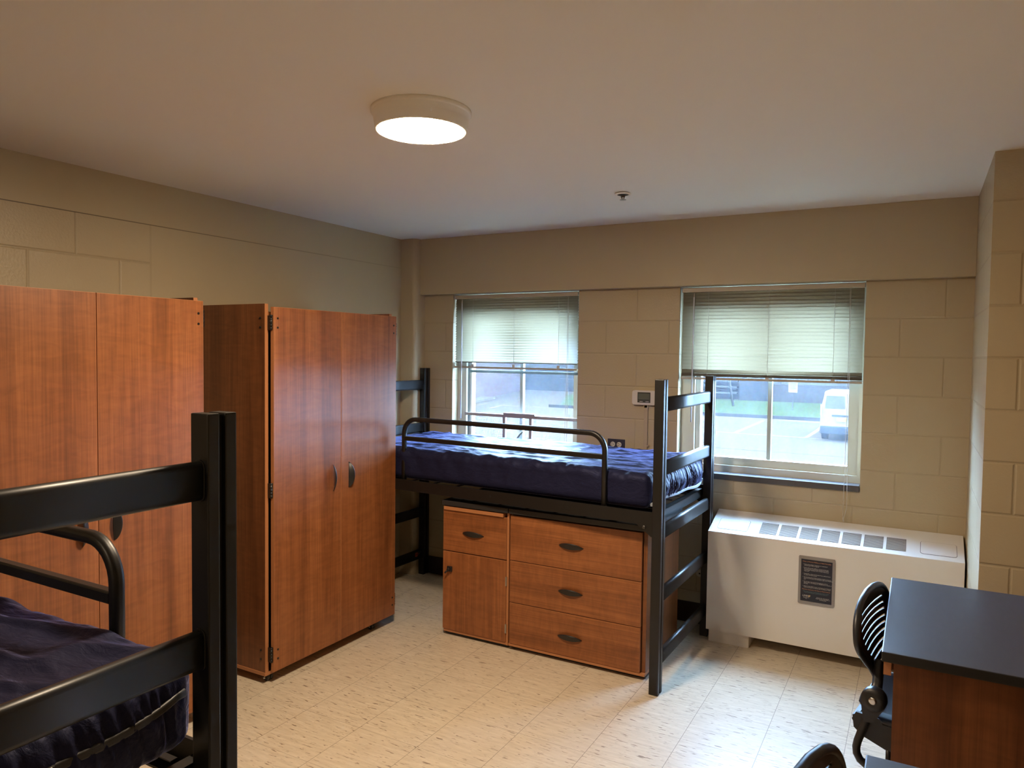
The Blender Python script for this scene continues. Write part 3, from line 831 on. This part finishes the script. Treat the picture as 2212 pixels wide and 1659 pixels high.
body = [('Ensure that relative temperature is maintained\nusing the given AC in degrees.', .5165),
        ('Ensure that proper airflow is maintained through\nthe vent in your housing and windows and doors,\nmaintaining a minimum of 6" in front of the vents\nevery unit.', .4985),
        ('Notify HR or RLO immediately if any mold presence\nor water intrusion occurs.', .4665),
        ('Do not hang wet or damp clothing, towels or shoes in\ncloset. Do not leave wet clothing in a pile until completely\ndry.', .4490),
        ('Do not place heat generating appliances such as\nrefrigerators, microwaves, or refrigerators in closets or\nthis unit.', .4255),
        ('Please contact RLO or your maintenance for Moisture\nissues and request to see the type of mildew or mold.', .4015)]
for s, z in body:
    text('\u2022', .0075, 2.765, z, yt, 'ink_white', sf, off=off)
    text(s, .0060, 2.771, z, yt, 'ink_white', sf, off=off)
text('Moisture Control is the Key to Mold Control', .0074, 2.832, .3835, yt, 'ink_orange', sf, 'CENTER', off=off)
text('https://www.epa.gov/mold/mold-cleanup-your-home\nhttps://www.cdc.gov/mold/dampness_facts.htm', .0060, 2.832, .3735, yt, 'ink_teal', sf, 'CENTER', off=off)
text('UMBC', .0125, 2.765, .3475, yt, 'ink_white', sf, shear=.25, off=off)
bm = nb(); prism(bm, [(2.794-cx, .347), (2.803-cx, .347), (2.806-cx, .3565), (2.797-cx, .3565)], 'y', yt-.0003-cy, yt-cy); obj('notice_emblem', bm, 'ink_gold', sf)
text('RESIDENTIAL\nLIFE', .0050, 2.785, .3405, yt, 'ink_white', sf, 'CENTER', off=off)
text('Request for maintenance?\nPlease call the Front Desk at:\n410-555-0100', .0058, 2.866, .3480, yt, 'ink_white', sf, 'CENTER', off=off)

# ------------------------------------------------------------------ desks
def make_desk(label, loc):
    r = thing('desk', label, 'desk', loc)
    L_, D = .826, .630                      # y length, x depth
    bm = nb(); box(bm, 0, D, 0, L_, .731, .760, 1, .003)
    bm.normal_update()
    for f in bm.faces:
        if f.normal.z > .8: f.material_index = 0
    obj('desktop', bm, ['desk_laminate', 'desk_edge'], r)
    for y0 in (.014, L_-.034):
        bm = nb(); box(bm, .032, D-.01, y0, y0+.020, .012, .731); obj('end_panel', bm, 'wood_desk_shaded', r)
    bm = nb(); box(bm, D-.06, D-.042, .034, L_-.034, .25, .731); obj('modesty_panel', bm, 'wood_desk_shaded', r)
    bm = nb(); box(bm, .006, .026, .012, L_-.012, .690, .728); box(bm, .026, D-.1, .05, L_-.05, .694, .726); d = obj('pencil_drawer', bm, 'wood_edge', r)
    for y0 in (.014, L_-.034):
        for xx in (.06, D-.06):
            bm = nb(); lathe(bm, [(.012, 0), (.012, .008), (.006, .012)], (xx, y0+.01, 0), 'z', 12); obj('glide', bm, 'black_plastic', r)
    return r
make_desk('black topped cherry desk at the right, nearest the wall corner', (3.2, -2.006, 0))
make_desk('black topped cherry desk in the bottom right corner, only its top corner showing', (3.196, -3.464, 0))

# ------------------------------------------------------------------ chairs
def make_chair(label, loc, rz):
    """chair facing +x, origin on the floor below the seat centre"""
    r = thing('desk_chair', label, 'chair', loc, rz)
    # backrest shell with slots: v up, u across
    nv, nu = 96, 32; zb, zt = .560, .806
    bm = nb(); grid = {}
    ss = lambda q: (lambda c: c*c*(3-2*c))(max(0.0, min(1.0, q)))
    def halfw(t_):
        w = .130 + .090*ss(t_/.62)
        if t_ > .50: w *= max(0.0, 1-((t_-.50)/.505)**3.0)**.5
        return max(w, .004)
    drop = lambda t_: 1-ss((t_-.45)/.55)
    for j in range(nv+1):
        t_ = j/nv; z = zb + (zt-zb)*t_; w = halfw(t_)
        xs = -.195 + .057*(1-t_)**1.4 - .010*math.sin(t_*PI)
        for i in range(nu+1):
            u = -1 + 2*i/nu; y = u*w
            x = xs + .25*y*y*(.6+.4*t_)                         # wraps forward at the sides
            zz = z - .45*y*y*drop(t_)
            grid[i, j] = bm.verts.new((x, y, zz))
    slots = [(.075+.088*k, .106+.088*k) for k in range(9)]
    for j in range(nv):
        t_ = (j+.5)/nv
        for i in range(nu):
            u = -1 + 2*(i+.5)/nu
            if any(a < t_ < b for a, b in slots) and abs(u) < .78: continue
            f = bm.faces.new([grid[i, j], grid[i+1, j], grid[i+1, j+1], grid[i, j+1]]); f.smooth = True
    for v in [v for v in bm.verts if not v.link_faces]: bm.verts.remove(v)
    bmesh.ops.recalc_face_normals(bm, faces=bm.faces)
    bmesh.ops.solidify(bm, geom=bm.faces[:], thickness=.007)
    br = obj('backrest', bm, 'black_plastic', r)
    # rim thickening the edge of the shell
    path = []
    for j in list(range(0, nv+1, 4)): path.append((j, 1))
    for j in list(range(nv, -1, -4)): path.append((j, -1))
    pts = []
    for j, s in path:
        t_ = j/nv; w = halfw(t_); y = s*w; z = zb+(zt-zb)*t_
        xs = -.195 + .057*(1-t_)**1.4 - .010*math.sin(t_*PI)
        pts.append((xs+.25*y*y*(.6+.4*t_), y, z - .45*y*y*drop(t_)))
    bm = nb(); tube(bm, pts, .0115, n=10); obj('rim', bm, 'black_plastic', br)
    # seat shell
    bm = nb(); n = 40
    rows = []
    for i in range(25):
        a = i/24; x = -.185 + .415*a
        row = []
        for j in range(25):
            b = -1 + j/12; w = .215*(1-.10*(2*a-1)**4)*(1 - .25*max(0, .2-a)/.2); y = b*w
            z = .452 + .020*b*b - .018*math.sin(a*PI)*(1-b*b) + .014*max(0, .18-a)/.18 - .030*max(0, a-.85)/.15 - .010*max(0, abs(b)-.85)/.15*2
            row.append(bm.verts.new((x, y, z)))
        rows.append(row)
    for i in range(24):
        for j in range(24):
            f = bm.faces.new([rows[i][j], rows[i+1][j], rows[i+1][j+1], rows[i][j+1]]); f.smooth = True
    bmesh.ops.recalc_face_normals(bm, faces=bm.faces)
    bmesh.ops.solidify(bm, geom=bm.faces[:], thickness=.016)
    obj('seat', bm, 'black_plastic', r)
    bm = nb()
    for s in (-1, 1):                                            # downturned skirt of the seat
        prism(bm, [(-.178, .455), (-.190, .43), (-.165, .385), (-.09, .36), (.10, .352), (.20, .375), (.22, .43), (.20, .445), (0, .450)], 'y', s*.195, s*.207)
    prism(bm, [(-.19, .44), (-.185, .40), (-.165, .385), (-.155, .40), (-.17, .45)], 'y', -.2, .2)
    obj('seat_skirt', bm, 'black_plastic', r)
    for s in (-1, 1):
        ys = s*.222; ya = s*.150
        bm = nb(); sweep(bm, [(-.134, s*.112, .600), (-.130, s*.140, .566), (-.124, s*.175, .542), (-.122, ys-s*.01, .522)], rrect(.030, .055, .010, 3)); arm = obj('back_arm', bm, 'black_plastic', r)
        bm = nb(); lathe(bm, [(.020, -.020), (.036, -.018), (.038, -.010), (.038, .010), (.036, .018), (.020, .020)], (-.122, ys, .520), 'y', 24)
        prism(bm, [(-.158, .512), (-.088, .502), (-.120, .448), (-.148, .444)], 'y', ys-.016, ys+.016)
        pv = obj('pivot_housing', bm, 'black_plastic', r)
        bm = nb(); lathe(bm, [(.0125, s*.0190), (.011, s*.0225), (.004, s*.0215)], (-.122, ys, .520), 'y', 16); obj('pivot_bolt', bm, 'chrome', pv)
        bm = nb(); R_ = .055
        p = [(-.132, ys, .480), (-.146, ys, .435), (-.166, ys, .370)]
        bend = [(-.170, ys, .348), (-.168, ys, .328), (-.158, ys, .310), (-.138, ys, .298), (-.112, ys, .294)]
        fwd = [(.12, ys, .294), (.17, ys, .286), (.20, ys, .250), (.213, ys, .215), (.228, ys, .06), (.224, ys, .030), (.205, ys, .014), (.17, ys, .0125), (.02, ys, .0125)]
        tube(bm, p+bend+fwd, .0125, n=12); obj('leg_frame', bm, 'black_metal', r)
    bm = nb()
    for xx in (-.08, .10): tube(bm, [(xx, -.222, .294), (xx, .222, .294)], .010, n=10)
    for xx in (-.08, .10):
        for s in (-1, 1): tube(bm, [(xx, s*.2, .294), (xx, s*.2, .36)], .008, n=8)
    obj('cross_bar', bm, 'black_metal', r)
    return r
make_chair('black slotted desk chair tucked under the far desk, beside the heating unit', (3.335, -1.58, 0), math.radians(-10))
make_chair('black desk chair at the bottom edge, only the top of its back showing', (3.286, -2.885, 0), math.radians(-11))

# ------------------------------------------------------------------ outdoors
G = -1.5
bm = nb(); box(bm, -80, 60, 1.2, 90, G-.3, G); lot = struct('parking_lot', bm, 'asphalt')
def line(x0, y0, x1, y1, w, mat='road_paint'):
    d = Vector((x1-x0, y1-y0)).normalized()*w/2; n = (-d.y, d.x)
    bm = nb(); prism(bm, [(x0+n[0], y0+n[1]), (x1+n[0], y1+n[1]), (x1-n[0], y1-n[1]), (x0-n[0], y0-n[1])], 'z', G, G+.004); obj('parking_line', bm, mat, lot)
line(-3.2, 26.0, -3.25, 32.4, .16); line(-.47, 25.6, -.42, 32.4, .16); line(2.3, 25.6, 2.35, 32.4, .16); line(-5.9, 26.1, -6.0, 32.4, .12)
line(-8, 26.2, 4, 25.4, .10)
line(-19.6, 32.1, -19.9, 34.3, .16, 'road_yellow'); line(-17.9, 31.2, -18.6, 34.3, .16, 'road_yellow'); line(-18.5, 33.6, -15.3, 33.8, .14, 'road_yellow')
bm = nb(); box(bm, -3, 4, 20.6, 20.66, G, G+.003); obj('asphalt_seam', bm, 'concrete_dark', lot)
bm = nb(); box(bm, -15.5, 30, 33.9, 34.15, G, G+.16); cb = struct('curb', bm, 'concrete_dark')
bm = nb(); prism(bm, [(-14.9, 34.15), (30, 34.15), (30, 46.25), (-17.6, 46.25), (-19, 44)], 'z', G, G+.14)
lawn = obj('lawn', bm, 'grass'); lawn['kind'] = 'stuff'; tag(lawn, 'green lawn between the parking lot curb and the grey building', 'grass')
bm = nb(); prism(bm, [(-2.5, G), (-2.5, G+.10), (-2.44, G+.14), (-2.3, G+.14)][:0] or [(31.55, G), (31.58, G+.12), (31.68, G+.14), (31.78, G+.12), (31.8, G)], 'x', -2.45, .0)
ws = obj('wheel_stop', bm, 'concrete'); tag(ws, 'pale concrete wheel stop beside the white van', 'wheel stop')

van = thing('van', 'white van parked outside beyond the right window', 'van', (.99, 25.0, G))
bm = nb(); w = .915
prof = [(0, .42), (.02, .30), (4.7, .30), (4.78, .55), (4.70, .95), (3.95, 1.10), (3.15, 1.72), (2.6, 1.83), (.30, 1.84), (.10, 1.76), (.02, 1.20)]
secs = [(-w, .0), (-w+.04, 0), (w-.04, 0), (w, 0)]
ring = []
for x, k in ((-w, 0), (-w*.985, 1), (w*.985, 1), (w, 0)):
    rr = []
    for y, z in prof:
        tum = max(0, z-1.0)*.16*(1 if x > 0 else -1)
        dz = -.05 if (k == 0 and z > 1.5) else 0
        rr.append(bm.verts.new((x - tum, y + (.04 if (k == 0 and y < 1) else 0), z+dz)))
    ring.append(rr)
for a, b in zip(ring, ring[1:]):
    for i in range(len(prof)): bm.faces.new([a[i], a[(i+1) % len(prof)], b[(i+1) % len(prof)], b[i]])
bm.faces.new(ring[0]); bm.faces.new(ring[-1][::-1])
obj('body', bm, 'van_white', van)
for x in (-.40, .40):
    bm = nb(); v = [bm.verts.new(p) for p in ((x-.34, .012, 1.22), (x+.34, .012, 1.22), (x+.31, .080, 1.68), (x-.31, .080, 1.68))]; bm.faces.new(v)
    bmesh.ops.solidify(bm, geom=bm.faces[:], thickness=.02); obj('rear_window', bm, 'van_glass', van)
for s in (-1, 1):
    bm = nb(); box(bm, s*.90, s*.83, -.02, .08, .95, 1.35); obj('tail_light', bm, 'lamp_red', van)
    for yy in (.85, 3.75):
        bm = nb(); lathe(bm, [(.20, -.11), (.32, -.10), (.325, 0), (.32, .10), (.20, .11)], (s*.80, yy, .325), 'x', 24); obj('wheel', bm, 'van_trim', van)
bm = nb(); box(bm, -.88, .88, -.10, .25, .28, .56, 0, .03); obj('bumper', bm, 'van_trim', van)
bm = nb(); box(bm, -.50, .30, -.02, .02, .93, .985, 0, .01); obj('door_handle_bar', bm, 'van_trim', van)
bm = nb(); box(bm, -.34, .02, -.03, -.005, .74, .90); obj('licence_plate', bm, 'plate_yellow', van)

t = thing('parking_sign', 'small white parking notice on a grey post on the lawn', 'sign', (-2.83, 38.75, G+.14))
bm = nb(); box(bm, -.03, .03, -.03, .03, 0, 1.62); obj('post', bm, 'pole_grey', t)
bm = nb(); box(bm, -.24, .24, -.045, -.03, .98, 1.62, 0, .005); pl = obj('sign_panel', bm, 'board_white', t)
bm = nb()
for k, (a, b) in enumerate(((-.17, .17), (-.18, .18), (-.10, .10), (-.17, .15))): box(bm, a, b, -.048, -.045, 1.49-k*.10, 1.525-k*.10)
obj('lettering', bm, 'board_ink', pl)
bm = nb(); tube(bm, [(-6.32, 40.0, G+.14), (-6.55, 40.0, G+1.4), (-6.7, 40.0, G+3.4)], .07, n=10)
tag(obj('pole', bm, 'pole_grey'), 'thin leaning grey pole on the lawn outside the right window', 'pole')

t = thing('grey_building', 'long grey building with ribbed panels behind the lawn', 'building', (0, 47.2, G))
bm = nb(); box(bm, -5.4, 14, 0, 10, 0, 9); obj('wall', bm, 'siding_pale', t)
for x in (-4.9, -3.95, -1.2, 1.2): bx('panel_seam', (x, x+.12, -.05, 0, 0, 9), 'siding_grey', t)
bx('foundation', (-5.2, 13, -.9, -.001, 0, 1.25), 'concrete_dark', t)
bx('louvre_panel', (-7.6, -5.4, .4, 10, 0, 9), 'siding_grey', t)
t = thing('stair_tower', 'dark building with an outside stair of pale treads behind the lawn', 'building', (-9.5, 48.5, G))
bx('wall', (-9.0, 1.9, 1.5, 9, 0, 9), 'siding_grey', t)
for k in range(7): bx('tread', (-1.8+.05*k, 1.6, -.3+.18*k, .1+.18*k, .45+.42*k, .55+.42*k), 'siding_pale', t)
t = thing('brick_building', 'red brick building wall outside the left window', 'building', (-22.1, 36.3, G))
bm = nb(); d = Vector((-25.6+22.1, 49.2-36.3)).normalized(); n = Vector((-d.y, d.x))
a = -d*12; b = d*13.3
prism(bm, [(a.x, a.y), (b.x, b.y), (b.x+n.x*9, b.y+n.y*9), (a.x+n.x*9, a.y+n.y*9)], 'z', 0, 9); obj('wall', bm, 'red_brick', t)
bm = nb(); prism(bm, [(a.x-n.x*.9, a.y-n.y*.9), (d.x*2-n.x*.9, d.y*2-n.y*.9), (d.x*2, d.y*2), (a.x, a.y)], 'z', 0, .15); obj('kerb', bm, 'concrete', t)
t = thing('far_building', 'dark blue grey building at the far end of the drive', 'building', (-24, 51, G))
bx('wall', (-4, 4.2, 0, 8, 0, 10), 'siding_grey', t)
for k in range(9): bx('ledge', (1.2+.16*k, 4.3, -.25-.02*k, 0, .9+.42*k, 1.05+.42*k), 'siding_pale', t)

# ------------------------------------------------------------------ light and camera
w = bpy.data.worlds.new('sky'); S.world = w; w.use_nodes = True
bg = w.node_tree.nodes['Background']; bg.inputs[0].default_value = (.44, .66, 1.0, 1); bg.inputs[1].default_value = 48

f, yaw, pit, rol = 1586.992, -math.radians(29.01373224), math.radians(2.40495513), math.radians(.71623065)
cyw, syw = math.cos(yaw), math.sin(yaw)
fw = Vector((syw*math.cos(pit), cyw*math.cos(pit), -math.sin(pit))); rt = Vector((cyw, -syw, 0)); up = rt.cross(fw)
c_, s_ = math.cos(rol), math.sin(rol); r2 = c_*rt + s_*up; u2 = -s_*rt + c_*up
cam = bpy.data.cameras.new('camera'); co = bpy.data.objects.new('camera', cam); C.objects.link(co)
cam.sensor_width = 36; cam.sensor_fit = 'HORIZONTAL'; cam.lens = f/2212*36; cam.clip_start = .02; cam.clip_end = 300
mw = Matrix.Identity(4)
for i in range(3): mw[i][0], mw[i][1], mw[i][2] = r2[i], u2[i], -fw[i]
mw.translation = Vector((3.271, -4.358, 1.609)); co.matrix_world = mw
S.camera = co
S.view_settings.view_transform = 'Standard'; S.view_settings.look = 'None'
S.view_settings.exposure = .64; S.view_settings.gamma = 1; S.view_settings.use_curve_mapping = False
S.cycles.max_bounces = 14; S.cycles.diffuse_bounces = 12; S.cycles.transparent_max_bounces = 12
S.cycles.sample_clamp_indirect = 12
